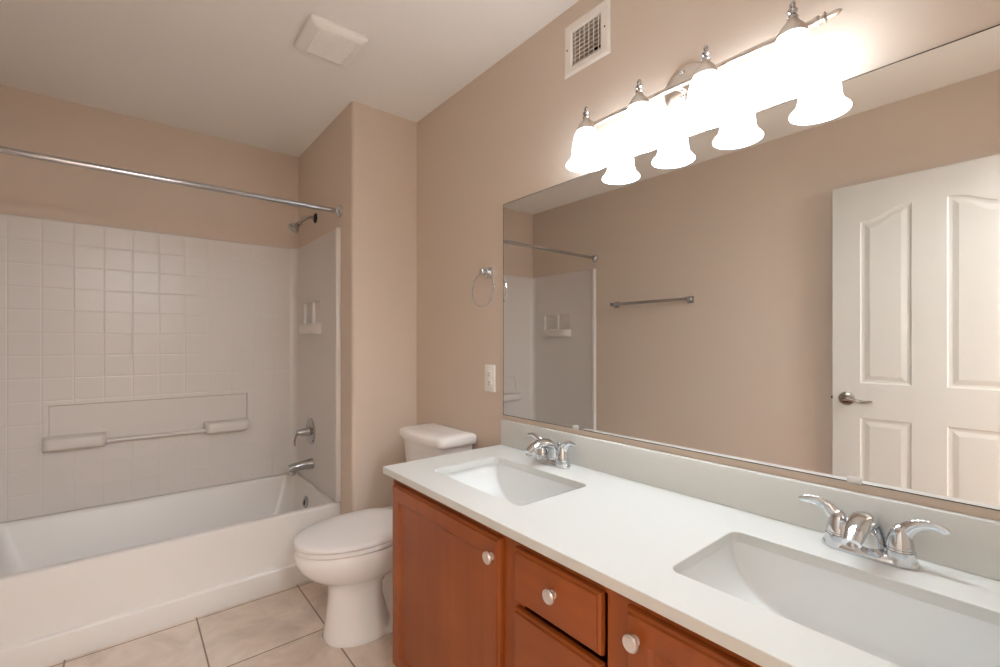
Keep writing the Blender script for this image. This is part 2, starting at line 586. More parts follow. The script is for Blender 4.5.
def soap_shelf(sgn, xw, y0, y1):
    """bow-front shelf standing out of the side panel below the two niches"""
    face = xw + sgn * 0.018
    b = bmesh.new()
    b = bmesh.new()
    # bow-front shelf below
    outl = [(0, y0 - 0.006)] + [(0.062 * math.sin(PI * k / 12) ** 0.45, y0 - 0.006 + (y1 - y0 + 0.012) * k / 12) for k in range(1, 12)] + [(0, y1 + 0.006)]
    base = [[(face - sgn * 0.010 + sgn * (0.010 + d * f), y, z) for d, y in outl] for z, f in ((1.276, 0.72), (1.282, 0.86), (1.325, 1.0), (1.334, 0.97), (1.338, 0.9))]
    loft(b, base)
    link_mesh('soap_shelf', b, M['white_acrylic'], t, angle=40)
soap_shelf(-1, XP, *NICHE)
soap_shelf(1, XL, *NICHE)

# ------------------------------------------------------------------ shower fittings
def flange(bm, c, ax, r):
    lathe(bm, [(r, 0), (r, 0.004), (r * 0.93, 0.008), (r * 0.6, 0.013), (r * 0.45, 0.022), (r * 0.40, 0.026)], c, ax, 28)
t = thing('shower_curtain_rod', (XP, 2.454, 1.934), 'long bare chrome shower curtain rod spanning above the bathtub', 'curtain rod')
bm = bmesh.new(); tube(bm, [(XL + 0.012, 2.454, 1.936), (XP - 0.012, 2.454, 1.936)], 0.0125, 20)
link_mesh('rod', bm, M['chromed'], t)
for x, s in ((XP - 0.0005, -1), (XL + 0.0005, 1)):
    bm = bmesh.new(); flange(bm, (x, 2.454, 1.936), (s, 0, 0), 0.033)
    link_mesh('rod_flange', bm, M['chromed'], t)

YS = 2.860
t = thing('wall_shower', (XP, YS, 1.985), 'small chrome shower head on a bent arm high on the stub wall', 'shower head')
bm = bmesh.new(); lathe(bm, [(0.031, 0), (0.031, 0.003), (0.026, 0.008), (0.013, 0.013)], (XP - 0.0005, YS, 1.985), (-1, 0, 0), 28)
link_mesh('wall_flange', bm, M['dark'], t)
bm = bmesh.new()
tube(bm, smooth_pts([(XP - 0.005, YS, 1.985), (XP - 0.035, YS, 1.985), (XP - 0.062, YS, 1.970), (XP - 0.092, YS, 1.942)], 6), 0.0095, 14)
link_mesh('shower_arm', bm, M['chromed'], t)
bm = bmesh.new()
d = Vector((-0.68, 0, -0.73)).normalized()
c = Vector((XP - 0.089, YS, 1.945))
lathe(bm, [(0.011, 0), (0.015, 0.004), (0.016, 0.016), (0.012, 0.021), (0.015, 0.026), (0.024, 0.036), (0.031, 0.052), (0.034, 0.062), (0.031, 0.067), (0.0, 0.063)], c, d, 28)
link_mesh('spray_head', bm, M['chromed'], t)

t = thing('shower_valve', (XP - 0.018, YS + 0.03, 0.68), 'round chrome shower valve plate with a lever handle above the tub spout', 'shower valve')
bm = bmesh.new(); lathe(bm, [(0.080, 0), (0.080, 0.004), (0.076, 0.009), (0.055, 0.013), (0.03, 0.016), (0.028, 0.03)], (XP - 0.0185, YS + 0.03, 0.68), (-1, 0, 0), 40)
link_mesh('escutcheon', bm, M['chromed'], t)
bm = bmesh.new(); lathe(bm, [(0.026, 0.0), (0.024, 0.02), (0.019, 0.04), (0.017, 0.055), (0.0, 0.060)], (XP - 0.046, YS + 0.03, 0.68), (-1, 0, 0), 28)
hub = link_mesh('handle_hub', bm, M['chromed'], t)
bm = bmesh.new()
tube(bm, smooth_pts([(XP - 0.094, YS + 0.03, 0.686), (XP - 0.104, YS + 0.032, 0.665), (XP - 0.112, YS + 0.036, 0.632), (XP - 0.108, YS + 0.040, 0.600)], 5), [0.013] * 6 + [0.010] * 6 + [0.008] * 3 + [0.005], 12, flat=0.6)
link_mesh('lever', bm, M['chromed'], hub)

t = thing('tub_spout', (XP - 0.018, YS, 0.485), 'chrome tub spout low on the surround side above the overflow plate', 'tub spout')
bm = bmesh.new()
pr = smooth_pts([(XP - 0.0195, YS, 0.490, 0.033), (XP - 0.05, YS, 0.489, 0.030), (XP - 0.09, YS, 0.486, 0.027), (XP - 0.125, YS, 0.482, 0.026), (XP - 0.150, YS, 0.476, 0.025)], 5)
tube(bm, [p[:3] for p in pr], [p[3] for p in pr], 20)
link_mesh('spout_body', bm, M['chromed'], t)
bm = bmesh.new(); lathe(bm, [(0.019, 0), (0.019, 0.02), (0.015, 0.024), (0.013, 0.02)], (XP - 0.134, YS, 0.462), (-0.1, 0, -1), 20)
link_mesh('spout_mouth', bm, M['chromed'], t)

# ------------------------------------------------------------------ toilet
TY = 1.895
t = thing('toilet', (0.95, TY, 0), 'white two-piece toilet with closed lid beside the vanity', 'toilet')
bm = bmesh.new()
def egg(xf, xb, hw, z, p=2.2, n=48):
    """egg-shaped outline: blunt at the back (xb), longer at the front (xf)"""
    xm = xf + (xb - xf) * 0.56
    pts = []
    for i in range(n):
        a = 2 * PI * i / n
        c, s = math.cos(a), math.sin(a)
        L = (xb - xm) if c > 0 else (xm - xf)
        q = 2.8 if c > 0 else 2.05
        pts.append((xm + L * math.copysign(abs(c) ** (2 / q), c), TY + hw * math.copysign(abs(s) ** (2 / 2.15), s), z))
    return pts
# front column swelling into the bowl
loft(bm, [egg(0.630, 0.92, 0.122, 0.0), egg(0.626, 0.92, 0.124, 0.008), egg(0.630, 0.91, 0.120, 0.025), egg(0.638, 0.89, 0.109, 0.08),
          egg(0.646, 0.87, 0.099, 0.15), egg(0.647, 0.87, 0.096, 0.20), egg(0.636, 0.89, 0.101, 0.232), egg(0.604, 0.94, 0.128, 0.258),
          egg(0.560, 0.98, 0.157, 0.288), egg(0.530, 1.01, 0.174, 0.322), egg(0.516, 1.03, 0.182, 0.356), egg(0.514, 1.04, 0.183, 0.380), egg(0.520, 1.04, 0.179, 0.390)])
# trapway body and tank shelf behind
loft(bm, [[(x, y, z) for x, y in rrect(xa, xb, TY - h, TY + h, 0.035, 5)] for xa, xb, h, z in
          ((0.80, 1.21, 0.118, 0.0), (0.80, 1.21, 0.118, 0.02), (0.82, 1.19, 0.075, 0.05), (0.82, 1.17, 0.062, 0.14), (0.84, 1.18, 0.070, 0.22), (0.86, 1.22, 0.10, 0.30), (0.88, 1.235, 0.15, 0.36), (0.90, 1.24, 0.165, 0.388), (0.95, 1.24, 0.165, 0.425))])
link_mesh('bowl', bm, M['porcelain'], t, angle=60)
bm = bmesh.new()
def seat_out(xf, xb, hw):
    return egg(xf, xb, hw, 0)
loft(bm, [[(x, y, z) for x, y, _ in egg(0.516 + e, 1.0 - e, 0.184 - e, 0)] for e, z in ((0.006, 0.3945), (0, 0.397), (0, 0.409), (0.004, 0.413))])
link_mesh('seat', bm, M['seat'], t, angle=40)
bm = bmesh.new()
loft(bm, [[(x, y, z) for x, y, _ in egg(0.513 + e, 1.005 - e * 0.6, 0.187 - e, 0)] for e, z in
          ((0.004, 0.4165), (0, 0.419), (0, 0.429), (0.005, 0.435), (0.02, 0.439), (0.07, 0.4435), (0.13, 0.4455))])
link_mesh('lid', bm, M['seat'], t, angle=40)
for s in (-1, 1):
    bm = bmesh.new(); box(bm, 0.985, 1.035, TY + s * 0.075 - 0.02, TY + s * 0.075 + 0.02, 0.412, 0.436, 0.007, 3)
    link_mesh('seat_hinge', bm, M['seat'], t)
    bm = bmesh.new(); lathe(bm, [(0.016, 0), (0.016, 0.010), (0.010, 0.018), (0, 0.020)], (0.92, TY + s * 0.10, 0.018), (0, 0, 1), 18)
    link_mesh('bolt_cap', bm, M['seat'], t)
def tank_out(xf, xb, hw, bow, r=0.035):
    """plan of the tank: straight back, bowed front, rounded corners"""
    pts = [(xb, TY + hw - 0.01), (xb, TY - hw + 0.01), (xb - 0.01, TY - hw)]
    n = 14
    pts.append((xf + r * 1.4, TY - hw))
    for k in range(1, 6):
        a = PI / 2 * k / 6
        pts.append((xf + r - r * math.sin(a) + r * 0.0, TY - hw + r - r * math.cos(a)))
    for k in range(n + 1):
        s = -1 + 2 * k / n
        pts.append((xf - bow * (1 - s * s), TY + s * (hw - r)))
    for k in range(1, 6):
        a = PI / 2 * (1 - k / 6)
        pts.append((xf + r - r * math.sin(a), TY + hw - r + r * math.cos(a)))
    pts.append((xf + r * 1.4, TY + hw)); pts.append((xb - 0.01, TY + hw))
    return pts
bm = bmesh.new()
loft(bm, [[(x, y, z) for x, y in tank_out(xf, 1.252, hw, bw)] for xf, hw, bw, z in
          ((1.105, 0.155, 0.012, 0.426), (1.092, 0.165, 0.015, 0.432), (1.086, 0.170, 0.016, 0.50), (1.076, 0.180, 0.018, 0.68), (1.071, 0.185, 0.020, 0.757))])
link_mesh('tank', bm, M['porcelain'], t, angle=50)
bm = bmesh.new()
loft(bm, [[(x, y, z) for x, y in tank_out(xf, xb, hw, bw)] for xf, xb, hw, bw, z in
          ((1.070, 1.256, 0.188, 0.020, 0.7575), (1.057, 1.262, 0.199, 0.022, 0.759), (1.053, 1.263, 0.202, 0.022, 0.766), (1.055, 1.263, 0.201, 0.022, 0.790),
           (1.062, 1.260, 0.195, 0.021, 0.799), (1.080, 1.250, 0.180, 0.018, 0.805), (1.12, 1.235, 0.145, 0.01, 0.808))])
link_mesh('tank_lid', bm, M['porcelain'], t, angle=50)

# ------------------------------------------------------------------ vanity cabinet
CY0, CY1 = -0.13, 1.482
FX = 0.733           # face frame
CZ = 0.762           # cabinet top / underside of worktop
t = thing('vanity_cabinet', (1.0, 0.68, 0), 'orange brown wooden vanity cabinet under the white worktop', 'cabinet')
bm = bmesh.new()
# face frame with openings, sides, bottom, back
holes = [[(0.875, 0.115), (1.445, 0.115), (1.445, 0.735), (0.875, 0.735)], [(0.555, 0.115), (0.795, 0.115), (0.795, 0.735), (0.555, 0.735)],
         [(-0.085, 0.115), (0.475, 0.115), (0.475, 0.735), (-0.085, 0.735)]]
plate(bm, [[(CY0, 0.10), (CY1, 0.10), (CY1, CZ - 0.0005), (CY0, CZ - 0.0005)]] + holes, lambda a, b: (FX, a, b), (0.02, 0, 0))
for y0, y1 in ((CY0, CY0 + 0.016), (CY1 - 0.016, CY1), (0.525, 0.541), (0.809, 0.825)):
    box(bm, FX + 0.02, 1.262, y0, y1, 0.10, 0.60 if 0.4 < y0 < 0.9 else CZ - 0.0005)
box(bm, FX + 0.02, 1.262, CY0, CY1, 0.10, 0.116)
box(bm, 1.252, 1.266, CY0, CY1, 0.0, CZ - 0.0005)
link_mesh('cabinet_body', bm, M['wood'], t, smooth=False)
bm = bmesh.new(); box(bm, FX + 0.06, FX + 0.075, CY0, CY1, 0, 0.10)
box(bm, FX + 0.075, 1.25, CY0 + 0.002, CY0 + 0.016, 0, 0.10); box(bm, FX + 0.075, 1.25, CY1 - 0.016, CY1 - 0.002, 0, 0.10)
link_mesh('toe_board', bm, M['toe_brown'], t, smooth=False)

def knob(parent, y, z, xf):
    b = bmesh.new()
    lathe(b, [(0.0095, 0), (0.0095, 0.002), (0.0065, 0.004), (0.0065, 0.008), (0.0115, 0.011), (0.0155, 0.0135), (0.0160, 0.0170), (0.0148, 0.0190), (0.0128, 0.0183), (0.0120, 0.0197), (0.0, 0.0205)],
          (xf, y, z), (-1, 0, 0), 28)
    k = link_mesh('knob', b, M['knob'], parent)
    return k

def front(name, y0, y1, z0, z1, m, frame):
    """cabinet front: slab with moulded edge; frame > 0 sinks a flat panel inside that border"""
    b = bmesh.new()
    xb = FX - 0.0008
    xf = FX - 0.020
    o0 = [(y0, z0), (y1, z0), (y1, z1), (y0, z1)]
    def R(d, x): return [(x, a, c) for a, c in inset(o0, d)]
    rings = [R(0, xb), R(0, xf + 0.012), R(0.0015, xf + 0.008), R(0.006, xf + 0.005), R(0.0075, xf + 0.001), R(0.009, xf)]
    if frame:
        rings += [R(frame, xf), R(frame + 0.003, xf + 0.002), R(frame + 0.009, xf + 0.007)]
    rs = loft(b, rings, cap=False)
    b.faces.new(rs[0][::-1])
    b.faces.new(rs[-1])
    return link_mesh(name, b, m, t, angle=25)
ZT = 0.738
d1 = front('cabinet_door', 0.873, 1.458, 0.112, ZT, M['wood'], 0.050); knob(d1, 0.897, 0.690, FX - 0.020)
d2 = front('cabinet_door', -0.100, 0.504, 0.112, ZT, M['wood'], 0.050); knob(d2, 0.479, 0.690, FX - 0.020)
for z0, z1 in ((0.612, ZT), (0.380, 0.596), (0.112, 0.364)):
    d = front('drawer_front', 0.561, 0.818, z0, z1, M['woodh'], 0)
    knob(d, 0.684, (z0 + z1) / 2 + (0.010 if z0 > 0.6 else 0), FX - 0.020)

# ------------------------------------------------------------------ worktop, backsplash, sinks
WY0, WY1, WX0, WZ = -0.146, 1.514, 0.707, 0.786
SY = (1.137, 0.249)       # sink centres
SX0, SX1, SH = 0.820, 1.108, 0.227
tw = thing('countertop', (1.0, 0.69, CZ), 'long white vanity worktop with two sink cut-outs', 'countertop')
bm = bmesh.new()
loops = [[(WX0, WY0), (XR - 0.001, WY0), (XR - 0.001, WY1), (WX0, WY1)]] + [rrect(SX0, SX1, c - SH, c + SH, 0.022, 6) for c in SY]
plate(bm, loops, lambda a, b: (a, b, CZ), (0, 0, WZ - CZ))
o = link_mesh('worktop_slab', bm, M['counter'], tw, smooth=False)
mod = o.modifiers.new('edge', 'BEVEL'); mod.width = 0.0018; mod.segments = 2; mod.limit_method = 'ANGLE'; mod.angle_limit = math.radians(60)
t = thing('backsplash', (1.26, 0.69, WZ), 'low white backsplash strip along the wall below the mirror', 'backsplash')
bm = bmesh.new(); box(bm, XR - 0.020, XR - 0.0005, WY0, WY1 - 0.002, WZ + 0.0005, 0.893, 0.0018, 2)
link_mesh('splash_strip', bm, M['counter'], t)

def make_sink(cy, label):
    t = thing('sink', (0.966, cy, CZ), label, 'sink', 'undermount sinks')
    b = bmesh.new()
    n, mq = 44, 48
    ux = [i / n for i in range(n + 1)]
    x0, x1, h = SX0 - 0.008, SX1 + 0.008, SH + 0.008
    D = 0.135
    def prof_y(s):              # s = distance from the end
        q = min(1.0, s / 0.16)
        return math.sqrt(max(0.0, 1 - (1 - q) ** 2))
    def prof_x(s):
        q = min(1.0, s / 0.022)
        return math.sqrt(max(0.0, 1 - (1 - q) ** 2.6))
    # rings of a rounded rectangle shrink towards the drain: outer lip first
    xs = [x0 + (x1 - x0) * (0.5 - 0.5 * math.cos(PI * i / n)) for i in range(n + 1)]
    ys = [cy - h + 2 * h * (0.5 - 0.5 * math.cos(PI * j / mq)) for j in range(mq + 1)]
    def z(x, y):
        a = prof_x(min(x - x0, x1 - x)) ; c = prof_y(min(y - cy + h, cy + h - y))
        dish = 0.012 * (1 - min(1, math.hypot((x - 0.985) / 0.12, (y - cy) / 0.2)) ** 2)
        return CZ - 0.0006 - D * min(a, 1) * c - dish * a * c
    g = [[b.verts.new((x, y, z(x, y))) for y in ys] for x in xs]
    for i in range(n):
        for j in range(mq):
            b.faces.new((g[i][j], g[i][j + 1], g[i + 1][j + 1], g[i + 1][j]))
    r = bmesh.ops.solidify(b, geom=list(b.faces), thickness=-0.008)
    link_mesh('basin', b, M['sink'], t, angle=70)
    b = bmesh.new()
    zz = z(0.985, cy)
    lathe(b, [(0.024, 0.0005), (0.024, 0.003), (0.020, 0.005), (0.017, 0.003), (0.015, 0.006), (0.0, 0.009)], (0.985, cy, zz), (0, 0, 1), 28)
    d = link_mesh('sink_drain', b, M['chrome'], t); d['label'] = 'chrome pop-up drain'
    return t
make_sink(SY[0], 'white rectangular sink set in the worktop end nearer the toilet')
make_sink(SY[1], 'white rectangular sink in the right foreground of the worktop')

def make_faucet(cy, label):
    fx = 1.196
    t = thing('faucet', (fx, cy, WZ), label, 'faucet', 'sink faucets')
    z0 = WZ + 0.0004
    b = bmesh.new()
    loft(b, [[(fx + x, cy + y, z0 + z) for x, y in superellipse(0, 0, a, c, 2.6, 48)] for a, c, z in
             ((0.027, 0.080, 0), (0.028, 0.081, 0.004), (0.026, 0.079, 0.011), (0.020, 0.072, 0.016), (0.008, 0.05, 0.019))])
    link_mesh('base_plate', b, M['chrome'], t, angle=50)
    # spout: swells out of the base and arcs over the basin
    pr = smooth_pts([(0.016, 0.006, 0.034, 0.85), (0.012, 0.030, 0.029, 0.85), (0.001, 0.056, 0.025, 0.8), (-0.022, 0.077, 0.023, 0.75), (-0.054, 0.083, 0.022, 0.7), (-0.090, 0.076, 0.0195, 0.7), (-0.124, 0.058, 0.0155, 0.7)], 6)
    b = bmesh.new()
    tube(b, [(fx + p[0], cy, z0 + p[1]) for p in pr], [p[2] for p in pr], 22, flat=[p[3] for p in pr])
    s = link_mesh('spout', b, M['chrome'], t, angle=50)
    b = bmesh.new(); lathe(b, [(0.0105, 0), (0.0105, 0.012), (0.008, 0.013)], (fx - 0.114, cy, z0 + 0.060), (-0.35, 0, -1), 18)
    link_mesh('aerator', b, M['chromed'], s)
    for q in (-1, 1):
        hy = cy + q * 0.0508
        b = bmesh.new()
        lathe(b, [(0.0255, 0.0), (0.0255, 0.014), (0.0245, 0.024), (0.0215, 0.025), (0.021, 0.028), (0.0225, 0.030), (0.021, 0.042), (0.0175, 0.056), (0.013, 0.068), (0.006, 0.075), (0, 0.076)], (fx, hy, z0 + 0.004), (0, 0, 1), 28)
        hb = link_mesh('handle', b, M['chrome'], t, angle=40)
        b = bmesh.new()
        lp = smooth_pts([(0.002, 0, 0.046, 0.0165, 0.8), (0.0, 0.006, 0.064, 0.0150, 0.75), (-0.002, 0.018, 0.080, 0.0125, 0.65), (-0.004, 0.034, 0.0885, 0.0105, 0.5), (-0.006, 0.050, 0.0900, 0.0095, 0.42), (-0.008, 0.066, 0.088, 0.007, 0.4), (-0.009, 0.073, 0.0865, 0.003, 0.4)], 5)
        tube(b, [(fx + p[0], hy + q * p[1], z0 + p[2]) for p in lp], [p[3] for p in lp], 16, flat=[p[4] for p in lp])
        link_mesh('lever', b, M['chrome'], hb, angle=50)
    b = bmesh.new()
    tube(b, [(fx + 0.034, cy, z0), (fx + 0.034, cy, z0 + 0.062)], 0.003, 10)
    lathe(b, [(0.003, 0), (0.007, 0.004), (0.0075, 0.010), (0.005, 0.014), (0, 0.016)], (fx + 0.034, cy, z0 + 0.060), (0, 0, 1), 16)
    link_mesh('lift_rod', b, M['chrome'], t)
    return t
make_faucet(1.152, 'chrome two-lever faucet behind the sink nearer the toilet')
make_faucet(0.243, 'chrome two-lever faucet behind the sink in the right foreground')

# ------------------------------------------------------------------ mirror
MY0, MY1, MZ0, MZ1 = -0.13, 1.512, 0.913, 1.826
t = thing('wall_mirror', (XR, 0.69, MZ0), 'large frameless mirror on the wall above the double vanity', 'mirror')
bm = bmesh.new(); box(bm, XR - 0.0055, XR - 0.0005, MY0, MY1, MZ0, MZ1)
o = link_mesh('mirror_glass', bm, M['mirror'], t, smooth=False)
o.data.materials.append(M['mirror_edge'])
for p in o.data.polygons:
    if p.normal.x > -0.5:
        p.material_index = 1
bm = bmesh.new()  # thin dark front strip added for the dark reflection along the edge
plate(bm, [[(MY0, MZ0), (MY1, MZ0), (MY1, MZ1), (MY0, MZ1)], [(MY0 + 0.0022, MZ0 + 0.0022), (MY1 - 0.0022, MZ0 + 0.0022), (MY1 - 0.0022, MZ1 - 0.0022), (MY0 + 0.0022, MZ1 - 0.0022)]],
      lambda a, b: (XR - 0.0056, a, b), (-0.0004, 0, 0))
o = link_mesh('mirror_edge', bm, M['mirror_edge'], t, smooth=False); o['label'] = 'thin dark strip painted for the reflected mirror edge'
for y in (1.100, 0.281):
    bm = bmesh.new(); box(bm, XR - 0.0085, XR - 0.0061, y - 0.013, y + 0.013, MZ0 - 0.003, MZ0 + 0.013, 0.001, 2)
    box(bm, XR - 0.0085, XR - 0.0005, y - 0.013, y + 0.013, MZ0 - 0.003, MZ0 - 0.0004)
    o = link_mesh('mirror_clip', bm, M['clip'], t); o['label'] = 'clear plastic clip'

# ------------------------------------------------------------------ vanity light
LY = (0.973, 0.773, 0.574, 0.374)
LX = XR - 0.100
BX, BZ = XR - 0.060, 1.957
t = thing('vanity_light', (XR, 0.67, 1.965), 'brushed nickel bar light with four lit bell shades above the mirror', 'wall light')
bm = bmesh.new()
lathe(bm, [(0.067, 0), (0.067, 0.006), (0.061, 0.012), (0.054, 0.014), (0.048, 0.020), (0.030, 0.025), (0, 0.026)], (XR - 0.0005, 0.680, 1.974), (-1, 0, 0), 40)
bp = link_mesh('backplate', bm, M['nickel'], t)
for dz in (0.036, -0.036):
    bm = bmesh.new(); lathe(bm, [(0.004, 0), (0.004, 0.008), (0.008, 0.012), (0.008, 0.017), (0.004, 0.021), (0, 0.022)], (XR - 0.013, 0.680, 1.974 + dz), (-1, 0, 0), 18)
    link_mesh('cap_nut', bm, M['chrome'], bp)
bm = bmesh.new(); tube(bm, [(XR - 0.02, 0.680, 1.966), (BX, 0.680, BZ)], 0.009, 14)
link_mesh('bar_post', bm, M['nickel'], t)
bm = bmesh.new(); tube(bm, [(BX, 0.336, BZ), (BX, 1.002, BZ)], 0.0085, 16)
bar = link_mesh('bar', bm, M['nickel'], t)
for y, s in ((0.336, -1), (1.002, 1)):
    bm = bmesh.new()
    lathe(bm, [(0.011, -0.004), (0.011, 0.002), (0.007, 0.005), (0.007, 0.010), (0.0125, 0.013), (0.0125, 0.015), (0.006, 0.018), (0.005, 0.022), (0.007, 0.030), (0.006, 0.040), (0.002, 0.045), (0, 0.046)], (BX, y, BZ), (0, s, 0), 20)
    link_mesh('bar_finial', bm, M['nickel'], bar)
def lamp(y):
    zt = 1.930   # top of the glass
    b = bmesh.new()
    tube(b, smooth_pts([(BX, y, BZ), (BX - 0.02, y, BZ + 0.002), (LX, y, BZ + 0.005)], 4), 0.0065, 12)
    arm = link_mesh('lamp_arm', b, M['nickel'], t)
    b = bmesh.new()
    lathe(b, [(0.030, -0.008), (0.032, -0.006), (0.030, 0.003), (0.023, 0.015), (0.013, 0.027), (0.010, 0.031), (0.010, 0.038)], (LX, y, zt), (0, 0, 1), 32)
    link_mesh('shade_cap', b, M['nickel'], arm)
    b = bmesh.new()
    lathe(b, [(0.010, 0.034), (0.012, 0.037), (0.010, 0.041), (0.005, 0.044), (0.010, 0.048), (0.0115, 0.052), (0.008, 0.057), (0.004, 0.060), (0.006, 0.064), (0.0065, 0.068), (0.004, 0.073), (0, 0.075)], (LX, y, zt), (0, 0, 1), 20)
    link_mesh('cap_finial', b, M['chromed'], arm)
    # bell glass, with wall thickness
    pr = smooth_pts([(0.0285, -0.004), (0.0345, -0.014), (0.0400, -0.030), (0.0440, -0.052), (0.0458, -0.072), (0.0480, -0.088), (0.0535, -0.101), (0.0615, -0.110), (0.0655, -0.116)], 4)
    inner = [(r - 0.003, h + 0.001) for r, h in pr[::-1]]
    b = bmesh.new()
    lathe(b, pr + [(0.0655, -0.1185), (0.0635, -0.1185)] + inner, (LX, y, zt), (0, 0, 1), 40, cap=False)
    sh = link_mesh('lamp_shade', b, M['shade'], arm, angle=60); sh['label'] = 'lit white opal glass bell shade'
    b = bmesh.new()
    lathe(b, [(0.013, -0.018), (0.013, -0.038), (0.022, -0.052), (0.028, -0.068), (0.026, -0.085), (0.015, -0.097), (0, -0.100)], (LX, y, zt), (0, 0, 1), 20)
    link_mesh('bulb', b, M['bulb'], arm)
for y in LY:
    lamp(y)

# ------------------------------------------------------------------ air register
t = thing('air_register', (XR, (VY0 + VY1) / 2, VZ0), 'white square air register with dark grille high on the wall', 'vent')
bm = bmesh.new()
o0 = [(VY0, VZ0), (VY1, VZ0), (VY1, VZ1), (VY0, VZ1)]
hole = [(gy0, gz0), (gy1, gz0), (gy1, gz1), (gy0, gz1)]
rg = [[(XR - dx, a, b) for a, b in inset(o0, d)] for d, dx in ((0, 0.0005), (0, 0.002), (0.006, 0.007), (0.010, 0.0085))]
rg += [[(XR - dx, a, b) for a, b in inset(hole, d)] for d, dx in ((-0.006, 0.0085), (-0.002, 0.0065), (0, 0.003), (0, -0.004))]
loft(bm, rg, cap=False)
link_mesh('register_frame', bm, M['register'], t, smooth=False)
bm = bmesh.new()
for k in range(6):
    y = gy0 + (gy1 - gy0) * (k + 0.5) / 6
    box(bm, XR - 0.0025, XR - 0.0005, y - 0.0013, y + 0.0013, gz0, gz1)
link_mesh('upright_blades', bm, M['register'], t, smooth=False)
bm = bmesh.new()
for k in range(8):
    z = gz0 + (gz1 - gz0) * (k + 0.5) / 8
    box(bm, XR + 0.0005, XR + 0.003, gy0, gy1, z - 0.0009, z + 0.0009)
link_mesh('cross_blades', bm, M['register'], t, smooth=False)
bm = bmesh.new()
rs = loft(bm, [[(x, a, b) for a, b in inset(hole, -0.0005)] for x in (XR + 0.004, XR + 0.25)], cap=False)
bm.faces.new(rs[-1])
o = link_mesh('duct', bm, M['duct'], t, smooth=False); o['label'] = 'duct behind the grille, its shade painted near black'
for y in (VY0 + 0.019, VY1 - 0.019):
    bm = bmesh.new(); lathe(bm, [(0.0032, 0), (0.0032, 0.001), (0, 0.0022)], (XR - 0.0083, y, (VZ0 + VZ1) / 2), (-1, 0, 0), 14)
    link_mesh('screw', bm, M['dark'], t)

# ------------------------------------------------------------------ exhaust fan grille
FX0, FX1, FY0, FY1 = 0.537, 0.762, 1.762, 2.003
t = thing('exhaust_fan', ((FX0 + FX1) / 2, (FY0 + FY1) / 2, ZC), 'square off white exhaust fan cover on the ceiling', 'fan cover')
bm = bmesh.new()
o0 = rrect(FX0, FX1, FY0, FY1, 0.014, 4)
rings = [[(a, b, z) for a, b in rrect(FX0 + d, FX1 - d, FY0 + d, FY1 - d, 0.014, 4)] for d, z in ((0.004, ZC - 0.0005), (0.004, ZC - 0.006), (0, ZC - 0.007), (0, ZC - 0.015), (0.004, ZC - 0.021), (0.018, ZC - 0.030), (0.026, ZC - 0.032))]
rs = loft(bm, rings, cap=False)
bm.faces.new(rs[-1])
link_mesh('fan_cover', bm, M['plastic'], t, angle=40)
bm = bmesh.new()
k = 0
y = FY0 + 0.040
while y < FY1 - 0.038:
    box(bm, FX0 + 0.040, FX1 - 0.040, y, y + 0.0035, ZC - 0.0345, ZC - 0.0315)
    y += 0.0105
link_mesh('cover_slats', bm, M['plastic'], t, smooth=False)

# ------------------------------------------------------------------ towel ring, outlet, towel bar
RY, RZ = 1.612, 1.542
t = thing('towel_ring', (XR, RY, RZ), 'chrome towel ring on the wall left of the mirror', 'towel ring')
bm = bmesh.new(); box(bm, XR - 0.009, XR - 0.0005, RY - 0.024, RY + 0.024, RZ - 0.024, RZ + 0.024, 0.003, 2)
link_mesh('mount_plate', bm, M['chrome'], t)
bm = bmesh.new(); box(bm, XR - 0.052, XR - 0.009, RY - 0.011, RY + 0.011, RZ - 0.011, RZ + 0.011, 0.003, 2)
link_mesh('mount_post', bm, M['chrome'], t)
bm = bmesh.new()
cc = Vector((XR - 0.041, RY, RZ - 0.079))
pts = [cc + Vector((0.004 * math.cos(2 * PI * k / 48), 0.079 * math.sin(2 * PI * k / 48), 0.076 * math.cos(2 * PI * k / 48))) for k in range(48)]
rings = []
for k in range(48):
    a = 2 * PI * k / 48
    rad = Vector((0, math.sin(a), math.cos(a)))
    rings.append([pts[k] + rad * 0.004 * math.cos(2 * PI * j / 10) + Vector((1, 0, 0)) * 0.004 * math.sin(2 * PI * j / 10) for j in range(10)])
rings.append(rings[0])
loft(bm, rings, cap=False)
link_mesh('ring', bm, M['chrome'], t)

OY, OZ = 1.607, 1.066
t = thing('wall_outlet', (XR, OY, OZ), 'white wall outlet below the towel ring', 'outlet')
bm = bmesh.new(); box(bm, XR - 0.007, XR - 0.0005, OY - 0.037, OY + 0.037, OZ - 0.060, OZ + 0.060, 0.003, 2)
link_mesh('cover_plate', bm, M['plastic'], t)
for s in (-1, 1):
    bm = bmesh.new()
    zc = OZ + s * 0.020
    rs = [[(XR - 0.007 - dx, OY + a, zc + b) for a, b in superellipse(0, 0, 0.0168 - e, 0.0145 - e, 3.2, 28)] for dx, e in ((-0.001, 0), (0.0018, 0), (0.0024, 0.001))]
    loft(bm, rs)
    rc = link_mesh('receptacle', bm, M['plastic'], t)
    bm = bmesh.new()
    for dy in (-0.006, 0.006):
        box(bm, XR - 0.0099, XR - 0.0093, OY + dy - 0.001, OY + dy + 0.001, zc - 0.001, zc + 0.007)
    lathe(bm, [(0.0022, 0), (0.0022, 0.0006)], (XR - 0.0093, OY, zc - 0.007), (-1, 0, 0), 12)
    link_mesh('slots', bm, M['socket'], rc)
bm = bmesh.new(); lathe(bm, [(0.003, 0), (0.003, 0.0008), (0, 0.0014)], (XR - 0.007, OY, OZ), (-1, 0, 0), 12)
link_mesh('screw', bm, M['plastic'], t)

